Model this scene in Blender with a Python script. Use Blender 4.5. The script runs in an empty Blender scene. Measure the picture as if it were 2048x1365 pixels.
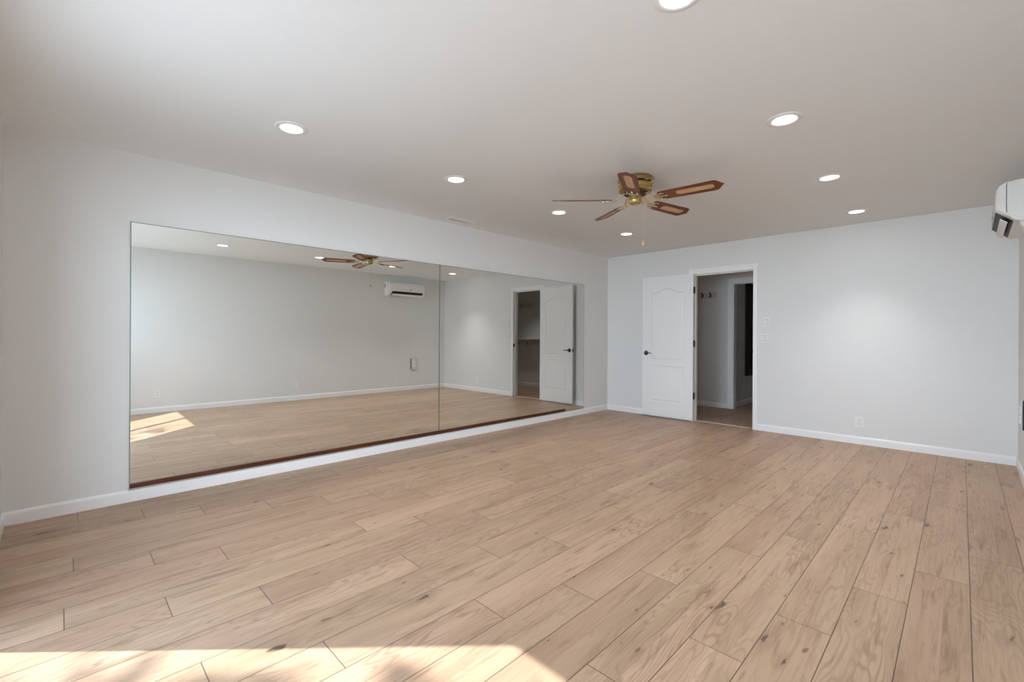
import bpy, bmesh, math, random
from mathutils import Vector, Matrix

# ------------------------------------------------------------------ settings
sc = bpy.context.scene
col = sc.collection
PI = math.pi
H = 2.44                       # ceiling height
XL, XR = -4.132, 0.307         # mirror wall, right wall
YN, YF = -0.256, 6.264         # near (glass door) wall, far (doorway) wall
WT = 0.116                     # wall thickness
YH = 7.80                      # back wall of the hall
BH, BT = 0.083, 0.012          # baseboards

YAW, ROLL, F, HZ, CH = 0.7905, 0.0055, 909.05, 673.08, 1.1709
cd = bpy.data.cameras.new('camera'); cam = bpy.data.objects.new('camera', cd); col.objects.link(cam)
cd.sensor_width = 36.0; cd.lens = F / 2048 * 36; cd.clip_start = 0.02
cd.shift_y = -(682.5 - HZ) / 2048
cam.matrix_world = Matrix.Translation((0, 0, CH)) @ Matrix.Rotation(YAW, 4, 'Z') @ Matrix.Rotation(PI / 2, 4, 'X') @ Matrix.Rotation(ROLL, 4, 'Z')
sc.camera = cam

sc.view_settings.view_transform = 'Standard'; sc.view_settings.look = 'None'
sc.view_settings.gamma = 1.0; sc.view_settings.use_curve_mapping = False
sc.view_settings.exposure = 0.10
sc.cycles.max_bounces = 16; sc.cycles.diffuse_bounces = 10; sc.cycles.glossy_bounces = 6
sc.cycles.transparent_max_bounces = 12
sc.cycles.use_denoising = True
sc.cycles.sample_clamp_indirect = 6.0
sc.cycles.caustics_reflective = False; sc.cycles.caustics_refractive = False

SKY = 22.5; SUN = 12.0; LAMP = 27.0; BEAM = 70.0
wd = bpy.data.worlds.new('world'); sc.world = wd; wd.use_nodes = True
nt = wd.node_tree; nt.nodes.clear()
bg = nt.nodes.new('ShaderNodeBackground'); wo = nt.nodes.new('ShaderNodeOutputWorld')
gr = nt.nodes.new('ShaderNodeValToRGB'); tc = nt.nodes.new('ShaderNodeTexCoord'); sp = nt.nodes.new('ShaderNodeSeparateXYZ')
nt.links.new(tc.outputs['Generated'], sp.inputs[0]); nt.links.new(sp.outputs['Z'], gr.inputs[0])
gr.color_ramp.elements[0].color = (0.83, 0.94, 1.07, 1); gr.color_ramp.elements[1].color = (0.08, 0.102, 0.14, 1)
for p_, c_ in ((0.12, (0.61, 0.71, 0.85, 1)), (0.35, (0.17, 0.205, 0.26, 1))):
    e_ = gr.color_ramp.elements.new(p_); e_.color = c_
nt.links.new(gr.outputs[0], bg.inputs[0]); bg.inputs[1].default_value = SKY
nt.links.new(bg.outputs[0], wo.inputs[0])

sun_dir = Vector((0.683, 0.730, -0.915)).normalized()       # the way the sunlight travels
sl = bpy.data.lights.new('sun', 'SUN'); so = bpy.data.objects.new('sun', sl); col.objects.link(so)
sl.energy = SUN; sl.angle = math.radians(0.6); sl.color = (1.0, 0.99, 1.0)
so.rotation_euler = sun_dir.to_track_quat('-Z', 'Y').to_euler(); so.location = (-4, -5, 6)

DX0, DX1, DZ = -2.755, -1.150, 2.04       # opening of the sliding glass door in the near wall
pl = bpy.data.lights.new('daylight_portal', 'AREA'); po = bpy.data.objects.new('daylight_portal', pl); col.objects.link(po)
pl.shape = 'RECTANGLE'; pl.size = DX1 - DX0; pl.size_y = DZ
po.location = ((DX0 + DX1) / 2, YN - WT - 0.03, DZ / 2); po.rotation_euler = (PI / 2, 0, PI)
pl.cycles.is_portal = True
pl2 = pl.copy(); po2 = bpy.data.objects.new('added_window_portal', pl2); col.objects.link(po2)
pl2.size = 0.72; pl2.size_y = 1.19; po2.location = (-0.26, YN - WT - 0.03, 1.445); po2.rotation_euler = (PI / 2, 0, PI)  # sampling portal of the added window

# ------------------------------------------------------------------ helpers
def tag(o, label=None, cat=None, group=None, kind=None):
    for k, v in (('label', label), ('category', cat), ('group', group), ('kind', kind)):
        if v: o[k] = v
    return o

def thing(name, label, cat, loc=(0, 0, 0), rz=0, group=None):
    o = bpy.data.objects.new(name, None); col.objects.link(o)
    o.location = loc; o.rotation_euler = (0, 0, rz); o.empty_display_size = 0.05
    return tag(o, label, cat, group)

def obj(name, bm, m, parent=None, smooth=False, loc=None):
    bmesh.ops.recalc_face_normals(bm, faces=bm.faces)
    me = bpy.data.meshes.new(name); bm.to_mesh(me); bm.free()
    for mm in (m if isinstance(m, (list, tuple)) else [m]): me.materials.append(mm)
    if smooth:
        for p in me.polygons: p.use_smooth = True
        try: me.set_sharp_from_angle(angle=math.radians(38))
        except Exception: pass
    o = bpy.data.objects.new(name, me); col.objects.link(o)
    if parent: o.parent = parent
    if loc: o.location = loc
    return o

def struct(name, bm, m, parent=None, smooth=False):
    o = obj(name, bm, m, parent, smooth)
    if parent is None: o['kind'] = 'structure'
    return o

def box(bm, x0, x1, y0, y1, z0, z1, bev=0, seg=2, mi=0, mat=None):
    r = bmesh.ops.create_cube(bm, size=1)
    vs = r['verts']
    M = Matrix.Translation(((x0 + x1) / 2, (y0 + y1) / 2, (z0 + z1) / 2)) @ Matrix.Diagonal((abs(x1 - x0), abs(y1 - y0), abs(z1 - z0), 1))
    if mat: M = mat @ M
    bmesh.ops.transform(bm, matrix=M, verts=vs)
    fs = set(f for v in vs for f in v.link_faces)
    for f in fs: f.material_index = mi
    if bev:
        es = list(set(e for v in vs for e in v.link_edges))
        bmesh.ops.bevel(bm, geom=es, offset=bev, segments=seg, profile=0.5, affect='EDGES')
    return bm

def lathe(bm, prof, cx=0, cy=0, n=48, mi=0, mat=None, cap=True):
    rings = []
    for r, z in prof:
        rings.append([bm.verts.new((cx + r * math.cos(2 * PI * i / n), cy + r * math.sin(2 * PI * i / n), z)) for i in range(n)])
    for a, b in zip(rings, rings[1:]):
        for i in range(n):
            f = bm.faces.new((a[i], a[(i + 1) % n], b[(i + 1) % n], b[i])); f.material_index = mi
    if cap:
        for rg in (rings[0], rings[-1]):
            f = bm.faces.new(rg); f.material_index = mi
    if mat:
        bmesh.ops.transform(bm, matrix=mat, verts=[v for rg in rings for v in rg])
    return bm

def tube(bm, pts, rad, n=10, mi=0):
    pts = [Vector(p) for p in pts]
    rads = rad if isinstance(rad, (list, tuple)) else [rad] * len(pts)
    rings = []; up = None
    for i, p in enumerate(pts):
        t = (pts[min(i + 1, len(pts) - 1)] - pts[max(i - 1, 0)]).normalized()
        if up is None: up = t.orthogonal().normalized()
        up = (up - t * up.dot(t)).normalized(); s = t.cross(up)
        rings.append([bm.verts.new(p + (up * math.cos(2 * PI * k / n) + s * math.sin(2 * PI * k / n)) * rads[i]) for k in range(n)])
    for a, b in zip(rings, rings[1:]):
        for k in range(n):
            f = bm.faces.new((a[k], a[(k + 1) % n], b[(k + 1) % n], b[k])); f.material_index = mi
    bm.faces.new(rings[0]).material_index = mi; bm.faces.new(rings[-1]).material_index = mi
    return bm

def prism(bm, poly, d, mat=None, mi=0):
    """polygon in XY extruded along +Z by d"""
    a = [bm.verts.new((x, y, 0)) for x, y in poly]; b = [bm.verts.new((x, y, d)) for x, y in poly]
    n = len(poly)
    fs = [bm.faces.new(a), bm.faces.new(b)] + [bm.faces.new((a[i], a[(i + 1) % n], b[(i + 1) % n], b[i])) for i in range(n)]
    for f in fs: f.material_index = mi
    if mat: bmesh.ops.transform(bm, matrix=mat, verts=a + b)
    return bm

def copy_tree(o, parent=None):
    c = o.copy(); col.objects.link(c)
    if parent: c.parent = parent
    for ch in list(o.children): copy_tree(ch, c)
    return c

# ------------------------------------------------------------------ materials
def mat(name, color, rough=0.5, metal=0.0, spec=0.5, bump=None, emit=None):
    m = bpy.data.materials.new(name); m.use_nodes = True; t = m.node_tree; b = t.nodes['Principled BSDF']
    b.inputs['Base Color'].default_value = (*color, 1); b.inputs['Roughness'].default_value = rough
    b.inputs['Metallic'].default_value = metal; b.inputs['Specular IOR Level'].default_value = spec
    if emit:
        b.inputs['Emission Color'].default_value = (*emit[0], 1); b.inputs['Emission Strength'].default_value = emit[1]
    # slight procedural variation of the tone on every surface
    n = t.nodes.new('ShaderNodeTexNoise'); c = t.nodes.new('ShaderNodeTexCoord')
    n.inputs['Scale'].default_value = bump[0] if bump else 18; n.inputs['Detail'].default_value = bump[2] if bump else 3
    t.links.new(c.outputs['Object'], n.inputs['Vector'])
    if bump:
        bp = t.nodes.new('ShaderNodeBump'); bp.inputs['Strength'].default_value = bump[1]; bp.inputs['Distance'].default_value = bump[3]
        t.links.new(n.outputs['Fac'], bp.inputs['Height']); t.links.new(bp.outputs[0], b.inputs['Normal'])
    mr = t.nodes.new('ShaderNodeMapRange'); mr.inputs[3].default_value = rough * 0.92; mr.inputs[4].default_value = min(1, rough * 1.08)
    t.links.new(n.outputs['Fac'], mr.inputs[0]); t.links.new(mr.outputs[0], b.inputs['Roughness'])
    return m

M_wall = mat('wall_paint', (0.785, 0.790, 0.790), 0.55, bump=(160, 0.10, 3, 0.0012), spec=0.3)
M_ceil = mat('ceiling_paint', (0.885, 0.910, 0.920), 0.5, bump=(90, 0.22, 4, 0.0018), spec=0.3)
M_trim = mat('white_trim_paint', (0.91, 0.92, 0.93), 0.32)
M_door = mat('white_door_paint', (0.88, 0.885, 0.89), 0.35)
M_plastic = mat('white_plastic', (0.84, 0.84, 0.83), 0.3)
M_acplastic = mat('air_conditioner_plastic', (0.86, 0.865, 0.86), 0.22)
M_acdark = mat('dark_outlet_slot', (0.012, 0.012, 0.011), 0.5)
M_black = mat('black_hardware', (0.008, 0.008, 0.008), 0.35)
M_slot = mat('socket_slot', (0.10, 0.10, 0.10), 0.6)
M_brass = mat('antique_brass', (0.48, 0.37, 0.15), 0.30, metal=1.0)
M_brass2 = mat('bright_brass', (0.78, 0.67, 0.45), 0.24, metal=1.0)
M_coil = mat('copper_winding', (0.35, 0.13, 0.05), 0.5, metal=0.3)
M_dark = mat('dark_steel', (0.03, 0.027, 0.024), 0.5)
M_chan = mat('mirror_channel', (0.62, 0.58, 0.52), 0.35, metal=0.6)
M_edge = mat('mirror_edge', (0.20, 0.23, 0.21), 0.25)
M_frame = mat('white_vinyl', (0.8, 0.8, 0.8), 0.35)
M_conc = mat('patio_concrete', (0.58, 0.58, 0.57), 0.8)
M_leaf = mat('leaf_green', (0.06, 0.12, 0.03), 0.5)
M_bark = mat('bark', (0.12, 0.08, 0.05), 0.8)
M_chrome = mat('satin_nickel', (0.35, 0.34, 0.32), 0.35, metal=0.9)
M_shade = mat('cabinet_black', (0.008, 0.007, 0.006), 0.6, spec=0.15)
M_knob = mat('cabinet_knob', (0.12, 0.12, 0.12), 0.3, metal=0.6)
M_shelf = mat('hall_shelf_paint', (0.70, 0.66, 0.63), 0.4)
M_lamp = mat('lit_lens', (0.9, 0.9, 0.88), 0.4, emit=((0.965, 0.985, 1.0), LAMP))
M_thresh = mat('threshold_strip', (0.72, 0.62, 0.50), 0.4)

def mirror_mat():
    m = bpy.data.materials.new('mirror_glass'); m.use_nodes = True; b = m.node_tree.nodes['Principled BSDF']
    b.inputs['Base Color'].default_value = (0.90, 0.925, 0.905, 1); b.inputs['Metallic'].default_value = 1; b.inputs['Roughness'].default_value = 0.0
    return m
M_mirror = mirror_mat()

def glass_mat():
    m = bpy.data.materials.new('window_glass'); m.use_nodes = True; t = m.node_tree; t.nodes.clear()
    o = t.nodes.new('ShaderNodeOutputMaterial'); mx = t.nodes.new('ShaderNodeMixShader'); tr = t.nodes.new('ShaderNodeBsdfTransparent')
    g = t.nodes.new('ShaderNodeBsdfGlossy'); mx.inputs[0].default_value = 0.045
    tr.inputs[0].default_value = (0.96, 0.98, 0.97, 1); g.inputs['Roughness'].default_value = 0.0
    t.links.new(tr.outputs[0], mx.inputs[1]); t.links.new(g.outputs[0], mx.inputs[2]); t.links.new(mx.outputs[0], o.inputs[0])
    return m
M_glass = glass_mat()

class NB:
    """tiny node builder"""
    def __init__(s, t): s.t = t
    def n(s, typ, **k):
        x = s.t.nodes.new(typ)
        for a, b in k.items(): setattr(x, a, b)
        return x
    def val(s, x, v):
        if isinstance(v, bpy.types.NodeSocket): s.t.links.new(v, x)
        else: x.default_value = v
    def m(s, op, a, b=0.0, c=0.0, clamp=False):
        x = s.n('ShaderNodeMath', operation=op, use_clamp=clamp)
        s.val(x.inputs[0], a); s.val(x.inputs[1], b)
        if op in ('MULTIPLY_ADD', 'SMOOTH_MIN', 'COMPARE'): s.val(x.inputs[2], c)
        return x.outputs[0]
    def xyz(s, a, b, c):
        x = s.n('ShaderNodeCombineXYZ'); s.val(x.inputs[0], a); s.val(x.inputs[1], b); s.val(x.inputs[2], c); return x.outputs[0]
    def noise(s, vec, scale=1.0, detail=3, rough=0.5, dist=0.0):
        x = s.n('ShaderNodeTexNoise'); s.val(x.inputs['Vector'], vec); x.inputs['Scale'].default_value = scale
        x.inputs['Detail'].default_value = detail; x.inputs['Roughness'].default_value = rough; x.inputs['Distortion'].default_value = dist
        return x.outputs['Fac']
    def ramp(s, f, stops, interp='LINEAR'):
        x = s.n('ShaderNodeValToRGB'); s.val(x.inputs[0], f); cr = x.color_ramp; cr.interpolation = interp
        while len(cr.elements) < len(stops): cr.elements.new(0.5)
        for e, (p, c) in zip(cr.elements, stops): e.position = p; e.color = (*c, 1) if len(c) == 3 else c
        return x.outputs[0]
    def mix(s, f, a, b, typ='MIX'):
        x = s.n('ShaderNodeMix', data_type='RGBA', blend_type=typ); s.val(x.inputs[0], f)
        for sock, v in ((x.inputs[6], a), (x.inputs[7], b)):
            if isinstance(v, bpy.types.NodeSocket): s.t.links.new(v, sock)
            else: sock.default_value = (*v, 1)
        return x.outputs[2]
    def rng(s, f, a, b, c=0.0, d=1.0, smooth=False):
        x = s.n('ShaderNodeMapRange', clamp=True)
        if smooth: x.interpolation_type = 'SMOOTHSTEP'
        s.val(x.inputs[0], f)
        for i, v in enumerate((a, b, c, d)): x.inputs[i + 1].default_value = v
        return x.outputs[0]

PW = 0.196
def floor_mat():
    m = bpy.data.materials.new('oak_plank_floor'); m.use_nodes = True; t = m.node_tree; b = t.nodes['Principled BSDF']; k = NB(t)
    uv = k.n('ShaderNodeUVMap', uv_map='plank'); s = k.n('ShaderNodeSeparateXYZ'); t.links.new(uv.outputs[0], s.inputs[0]); u, v = s.outputs[0], s.outputs[1]
    at = k.n('ShaderNodeVertexColor', layer_name='rnd'); sr = k.n('ShaderNodeSeparateColor'); t.links.new(at.outputs[0], sr.inputs[0]); r, g, bb = sr.outputs
    at2 = k.n('ShaderNodeVertexColor', layer_name='rnd2'); sr2 = k.n('ShaderNodeSeparateColor'); t.links.new(at2.outputs[0], sr2.inputs[0]); ln, sp_, ps = sr2.outputs
    uo = k.m('ADD', u, k.m('MULTIPLY', r, 37.0)); vo = k.m('ADD', v, k.m('MULTIPLY', g, 23.0)); wo_ = k.m('MULTIPLY', bb, 11.0)
    # big soft figure (rings stretched along the plank)
    base = k.noise(k.xyz(k.m('MULTIPLY', uo, 1.25), k.m('MULTIPLY', vo, 8.0), wo_), 1.0, 2.0, 0.45, 0.15)
    fine = k.noise(k.xyz(k.m('MULTIPLY', uo, 5.0), k.m('MULTIPLY', vo, 95.0), wo_), 1.0, 3.0, 0.6, 0.2)
    rings = k.m('SINE', k.m('MULTIPLY_ADD', base, 125.0, k.m('MULTIPLY', vo, 110.0)))
    rings01 = k.rng(rings, 0.15, 1.0)
    figm = k.rng(k.noise(k.xyz(k.m('MULTIPLY', uo, 0.9), k.m('MULTIPLY', vo, 3.0), k.m('ADD', wo_, 5.0)), 1.0, 1.5, 0.5), 0.38, 0.66)
    # knots
    vz = k.n('ShaderNodeTexVoronoi', feature='F1'); vz.inputs['Scale'].default_value = 1.0; vz.inputs['Randomness'].default_value = 1.0
    kv = k.xyz(k.m('MULTIPLY', uo, 3.3), k.m('MULTIPLY', vo, 8.5), wo_)
    warp = k.noise(kv, 5.0, 3.0)
    k.val(vz.inputs['Vector'], k.xyz(k.m('MULTIPLY_ADD', uo, 3.3, k.m('MULTIPLY', warp, 0.35)), k.m('MULTIPLY_ADD', vo, 8.5, k.m('MULTIPLY', warp, 0.42)), wo_))
    sc_ = k.n('ShaderNodeSeparateColor'); t.links.new(vz.outputs['Color'], sc_.inputs[0])
    on = k.m('GREATER_THAN', sc_.outputs[0], 0.26)
    ksz = k.m('MULTIPLY_ADD', k.m('POWER', sc_.outputs[1], 1.8), 0.115, 0.026)
    core = k.m('MULTIPLY', k.rng(k.m('DIVIDE', vz.outputs['Distance'], ksz), 0.55, 1.15, 1.0, 0.0, True), on)
    halo = k.m('MULTIPLY', k.rng(k.m('DIVIDE', vz.outputs['Distance'], k.m('MULTIPLY', ksz, 4.6)), 0.1, 1.0, 1.0, 0.0, True), on)
    v2 = k.n('ShaderNodeTexVoronoi', feature='F1'); v2.inputs['Scale'].default_value = 1.0
    k.val(v2.inputs['Vector'], k.xyz(k.m('MULTIPLY_ADD', uo, 5.0, k.m('MULTIPLY', warp, 0.4)), k.m('MULTIPLY_ADD', vo, 15.0, k.m('MULTIPLY', warp, 0.5)), k.m('ADD', wo_, 7.0)))
    s2 = k.n('ShaderNodeSeparateColor'); t.links.new(v2.outputs['Color'], s2.inputs[0])
    pin = k.m('MULTIPLY', k.rng(v2.outputs['Distance'], 0.05, 0.13, 1.0, 0.0, True), k.m('GREATER_THAN', s2.outputs[0], 0.72))
    # mineral streaks
    stk = k.noise(k.xyz(k.m('MULTIPLY', uo, 2.6), k.m('MULTIPLY', vo, 24.0), k.m('ADD', wo_, 3.0)), 1.0, 4.0, 0.6, 0.4)
    streak = k.rng(stk, 0.57, 0.70)
    light, mid, dark = (0.480, 0.340, 0.238), (0.405, 0.277, 0.188), (0.235, 0.145, 0.090)
    c = k.mix(k.rng(base, 0.35, 0.68), light, mid)
    tone = k.mix(ps, (0.90, 0.88, 0.87), (1.10, 1.10, 1.10)); c = k.mix(1.0, c, tone, 'MULTIPLY')
    hue = k.mix(bb, (1.03, 0.99, 0.99), (0.985, 1.005, 0.98)); c = k.mix(1.0, c, hue, 'MULTIPLY')
    c = k.mix(k.m('MULTIPLY', k.m('MULTIPLY', rings01, figm), 0.52), c, dark)
    c = k.mix(k.m('MULTIPLY', k.rng(fine, 0.45, 0.75), 0.26), c, dark)
    c = k.mix(k.m('MULTIPLY', streak, 0.72), c, dark)
    c = k.mix(k.m('MULTIPLY', halo, k.m('MULTIPLY', sc_.outputs[2], 0.62)), c, (0.27, 0.17, 0.11))
    c = k.mix(k.m('MULTIPLY', pin, 0.70), c, (0.10, 0.058, 0.034))
    c = k.mix(k.m('MULTIPLY', core, 0.85), c, (0.055, 0.032, 0.02))
    # grooves between planks; faint line where a plank shows two strips
    dv = k.m('MINIMUM', v, k.m('SUBTRACT', PW, v)); le = k.m('MULTIPLY', ln, 2.0); du = k.m('MINIMUM', u, k.m('SUBTRACT', le, u))
    gv = k.rng(dv, 0.0009, 0.0022, 1.0, 0.0); gu = k.rng(du, 0.0009, 0.0022, 1.0, 0.0); groove = k.m('MAXIMUM', gv, gu)
    sl_ = k.m('ABSOLUTE', k.m('SUBTRACT', v, k.m('MULTIPLY', sp_, PW))); sline = k.rng(sl_, 0.0006, 0.0016, 1.0, 0.0)
    c = k.mix(k.m('MULTIPLY', sline, 0.45), c, (0.22, 0.14, 0.09))
    c = k.mix(k.m('MULTIPLY', groove, 0.88), c, (0.05, 0.032, 0.02))
    t.links.new(c, b.inputs['Base Color'])
    k.val(b.inputs['Roughness'], k.rng(fine, 0.3, 0.8, 0.36, 0.50)); b.inputs['Specular IOR Level'].default_value = 0.42
    bp = k.n('ShaderNodeBump'); bp.inputs['Strength'].default_value = 0.35; bp.inputs['Distance'].default_value = 0.0012
    k.val(bp.inputs['Height'], k.m('SUBTRACT', k.m('MULTIPLY', fine, 0.25), k.m('MAXIMUM', groove, k.m('MULTIPLY', core, 0.3))))
    t.links.new(bp.outputs[0], b.inputs['Normal'])
    return m
M_floor = floor_mat()

def wood_mat(name, c1, c2, rough=0.35, s=(2, 40, 40)):
    m = bpy.data.materials.new(name); m.use_nodes = True; t = m.node_tree; b = t.nodes['Principled BSDF']; k = NB(t)
    tc = k.n('ShaderNodeTexCoord'); mp = k.n('ShaderNodeMapping'); mp.inputs['Scale'].default_value = s; t.links.new(tc.outputs['Object'], mp.inputs[0])
    f = k.noise(mp.outputs[0], 1.0, 4, 0.6, 0.8)
    t.links.new(k.mix(k.rng(f, 0.35, 0.65), c1, c2), b.inputs['Base Color']); b.inputs['Roughness'].default_value = rough
    return m
M_blade = wood_mat('blade_wood', (0.21, 0.056, 0.020), (0.095, 0.024, 0.009), 0.42, (3, 45, 45))
M_ledge = wood_mat('ledge_wood', (0.125, 0.032, 0.012), (0.045, 0.012, 0.005), 0.35, (40, 3, 60))

def cane_mat():
    m = bpy.data.materials.new('woven_cane'); m.use_nodes = True; t = m.node_tree; b = t.nodes['Principled BSDF']; k = NB(t)
    tc = k.n('ShaderNodeTexCoord'); s = k.n('ShaderNodeSeparateXYZ'); t.links.new(tc.outputs['Object'], s.inputs[0])
    a = k.m('ABSOLUTE', k.m('SINE', k.m('MULTIPLY', s.outputs[0], PI / 0.014))); c = k.m('ABSOLUTE', k.m('SINE', k.m('MULTIPLY', s.outputs[1], PI / 0.014)))
    w = k.m('MULTIPLY', k.rng(a, 0.25, 0.6), k.rng(c, 0.25, 0.6))
    t.links.new(k.mix(w, (0.86, 0.60, 0.34), (0.36, 0.19, 0.08)), b.inputs['Base Color']); b.inputs['Roughness'].default_value = 0.45
    bp = k.n('ShaderNodeBump'); bp.inputs['Strength'].default_value = 0.6; bp.inputs['Distance'].default_value = 0.001; bp.invert = True
    t.links.new(w, bp.inputs['Height']); t.links.new(bp.outputs[0], b.inputs['Normal'])
    return m
M_cane = cane_mat()

# ------------------------------------------------------------------ room shell
# floor: every plank laid where the photograph shows its joints
S0, SK = 0.0006, -0.01076
phase = {-22: .74, -21: .077, -20: .38, -19: .67, -18: 1.018, -17: .045, -16: .34, -15: .62, -14: .01, -13: .33, -12: .655, -11: .0, -10: .357,
         -9: .713, -8: 1.307, -7: 1.685, -6: 2.065, -5: 1.338, -4: 1.744, -3: 2.152, -2: 2.648, -1: 3.062, 0: 3.48, 1: 2.7, 2: 3.1}
rnd = random.Random(7)
bm = bmesh.new(); uvl = bm.loops.layers.uv.new('plank'); c1 = bm.loops.layers.float_color.new('rnd'); c2 = bm.loops.layers.float_color.new('rnd2')
def seam(kx, y): return S0 + PW * kx + SK * (y - 3)
for kx in range(-24, 6):
    ln = 1.31 if kx >= -8 else 1.29
    ph = phase.get(kx, rnd.random() * ln)
    i0 = math.floor((YN - WT - ph) / ln)
    y = ph + i0 * ln
    while y < 10.2:
        tone = rnd.random(); split = rnd.choice([0, 0, 0.42, 0.5, 0.58]) if y > 1.0 or kx > -6 else rnd.choice([0, 0, 0, 0.5])
        cuts = [0, split, 1] if split else [0, 1]
        for a, b_ in zip(cuts, cuts[1:]):
            rr = (rnd.random(), rnd.random(), rnd.random(), 1); t2 = min(1, max(0, tone + (rnd.random() - .5) * (0.5 if split else 0)))
            ps = [(a, 0), (b_, 0), (b_, 1), (a, 1)]
            vs = [bm.verts.new((seam(kx, y + q * ln) + p * PW, y + q * ln, 0)) for p, q in ps]
            f = bm.faces.new(vs)
            for lo, (p, q) in zip(f.loops, ps):
                lo[uvl].uv = (q * ln, p * PW); lo[c1] = rr; lo[c2] = (ln / 2, split, t2, 1)
        y += ln
for co, no in (((XL - WT, 0, 0), (-1, 0, 0)), ((XR + WT, 0, 0), (1, 0, 0)), ((0, YN - WT, 0), (0, -1, 0)), ((0, 10.0, 0), (0, 1, 0))):
    g = bm.verts[:] + bm.edges[:] + bm.faces[:]
    bmesh.ops.bisect_plane(bm, geom=g, plane_co=co, plane_no=no, clear_outer=True)
for f in bm.faces:
    if f.normal.z < 0: f.normal_flip()
me = bpy.data.meshes.new('floor'); bm.to_mesh(me); bm.free(); me.materials.append(M_floor)
fo = bpy.data.objects.new('floor', me); col.objects.link(fo); fo['kind'] = 'structure'

bm = bmesh.new(); box(bm, XL - WT, XR + WT, YN - WT, YF + WT, H, H + 0.12); struct('ceiling', bm, M_ceil)
bm = bmesh.new(); box(bm, XL - WT, XL, YN - WT, YF + WT, -0.05, H); struct('wall_left', bm, M_wall)
bm = bmesh.new(); box(bm, XR, XR + WT, YN - WT, YF + WT, -0.05, H); struct('wall_right', bm, M_wall)
# far wall with the doorway
OX0, OX1, OZ = -2.740, -1.945, 2.058      # rough opening
def wall_with_hole(name, y0, y1, x0, x1, hx0, hx1, hz, ztop=H):
    bm = bmesh.new()
    box(bm, x0, hx0, y0, y1, -0.05, ztop); box(bm, hx1, x1, y0, y1, -0.05, ztop); box(bm, hx0, hx1, y0, y1, hz, ztop)
    bmesh.ops.remove_doubles(bm, verts=bm.verts, dist=1e-5)
    return struct(name, bm, M_wall)
wall_with_hole('wall_far', YF, YF + WT, XL, XR, OX0, OX1, OZ)
WX0, WX1, WZ0, WZ1 = -0.62, 0.10, 0.85, 2.04       # unseen window added behind the camera for extra daylight
bm = bmesh.new()
for (a, b_, c, d) in ((XL, DX0, -0.05, H), (DX1, WX0, -0.05, H), (WX1, XR, -0.05, H), (DX0, DX1, DZ, H), (WX0, WX1, -0.05, WZ0), (WX0, WX1, WZ1, H)): box(bm, a, b_, YN - WT, YN, c, d)
bmesh.ops.remove_doubles(bm, verts=bm.verts, dist=1e-5)
struct('wall_near', bm, M_wall)

# baseboards, one run each
def baseboard(name, p0, p1, inward):
    """p0,p1: wall-face points, inward: unit vector into the room"""
    p0 = Vector((*p0, 0)); p1 = Vector((*p1, 0)); n = Vector((*inward, 0)); d = (p1 - p0)
    L = d.length; d.normalize()
    prof = [(0, 0), (BT, 0), (BT, BH - 0.022), (BT - 0.001, BH - 0.013), (BT * 0.62, BH - 0.004), (BT * 0.3, BH), (0, BH)]
    bm = bmesh.new(); A = [bm.verts.new(p0 + n * a + Vector((0, 0, b))) for a, b in prof]; B = [bm.verts.new(p1 + n * a + Vector((0, 0, b))) for a, b in prof]
    k = len(prof); bm.faces.new(A); bm.faces.new(B)
    for i in range(k): bm.faces.new((A[i], A[(i + 1) % k], B[(i + 1) % k], B[i]))
    return struct(name, bm, M_trim)
CX0, CX1, CZT = -2.789, -1.903, 2.117       # outer edges of the door casing
baseboard('baseboard_left', (XL, YN), (XL, YF), (1, 0))
baseboard('baseboard_right', (XR, YN), (XR, YF), (-1, 0))
baseboard('baseboard_far_left', (XL + BT, YF), (CX0, YF), (0, -1))
baseboard('baseboard_far_right', (CX1, YF), (XR - BT, YF), (0, -1))
baseboard('baseboard_near_left', (XL + BT, YN), (DX0 - 0.06, YN), (0, 1))
baseboard('baseboard_near_right', (DX1 + 0.06, YN), (XR - BT, YN), (0, 1))

# ------------------------------------------------------------------ doorway: casing and jamb (trim_1), threshold (trim_2)
JX0, JX1, JZ = -2.722, -1.960, 2.040         # clear opening between jambs
def casing(bm, x0, x1, y, s, zt, w, jx0, jx1, jz):
    """flat casing with an eased inner bead on the face at y, s = direction out of the wall"""
    for (a, b_, c, d) in ((x0, jx0 - 0.006, 0, zt), (jx1 + 0.006, x1, 0, zt), (jx0 - 0.006, jx1 + 0.006, jz + 0.006, zt)):
        ya, yb = sorted((y, y + s * 0.015)); box(bm, a, b_, ya, yb, c, d, 0.0025, 2)
bm = bmesh.new()
casing(bm, CX0, CX1, YF, -1, CZT, 0.06, JX0, JX1, JZ)
casing(bm, CX0, CX1, YF + WT, 1, CZT, 0.06, JX0, JX1, JZ)
for a, b_ in ((OX0, JX0), (JX1, OX1)): box(bm, a, b_, YF, YF + WT, 0, OZ)
box(bm, JX0, JX1, YF, YF + WT, JZ, OZ)
# door stops
box(bm, JX0, JX0 + 0.011, YF + 0.038, YF + 0.072, 0, JZ, 0.002); box(bm, JX1 - 0.011, JX1, YF + 0.038, YF + 0.072, 0, JZ, 0.002)
box(bm, JX0, JX1, YF + 0.038, YF + 0.072, JZ - 0.011, JZ, 0.002)
tr1 = struct('trim_1', bm, M_trim)
bm = bmesh.new(); box(bm, JX1 - 0.002, JX1 + 0.003, YF - 0.004, YF + 0.03, 0.965, 1.03, 0.001)
o = obj('strike_plate', bm, M_black, tr1); o['label'] = 'black strike plate'
bm = bmesh.new(); box(bm, JX0, JX1, YF + 0.045, YF + 0.085, 0.0, 0.006, 0.002); struct('trim_2', bm, M_thresh)

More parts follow.
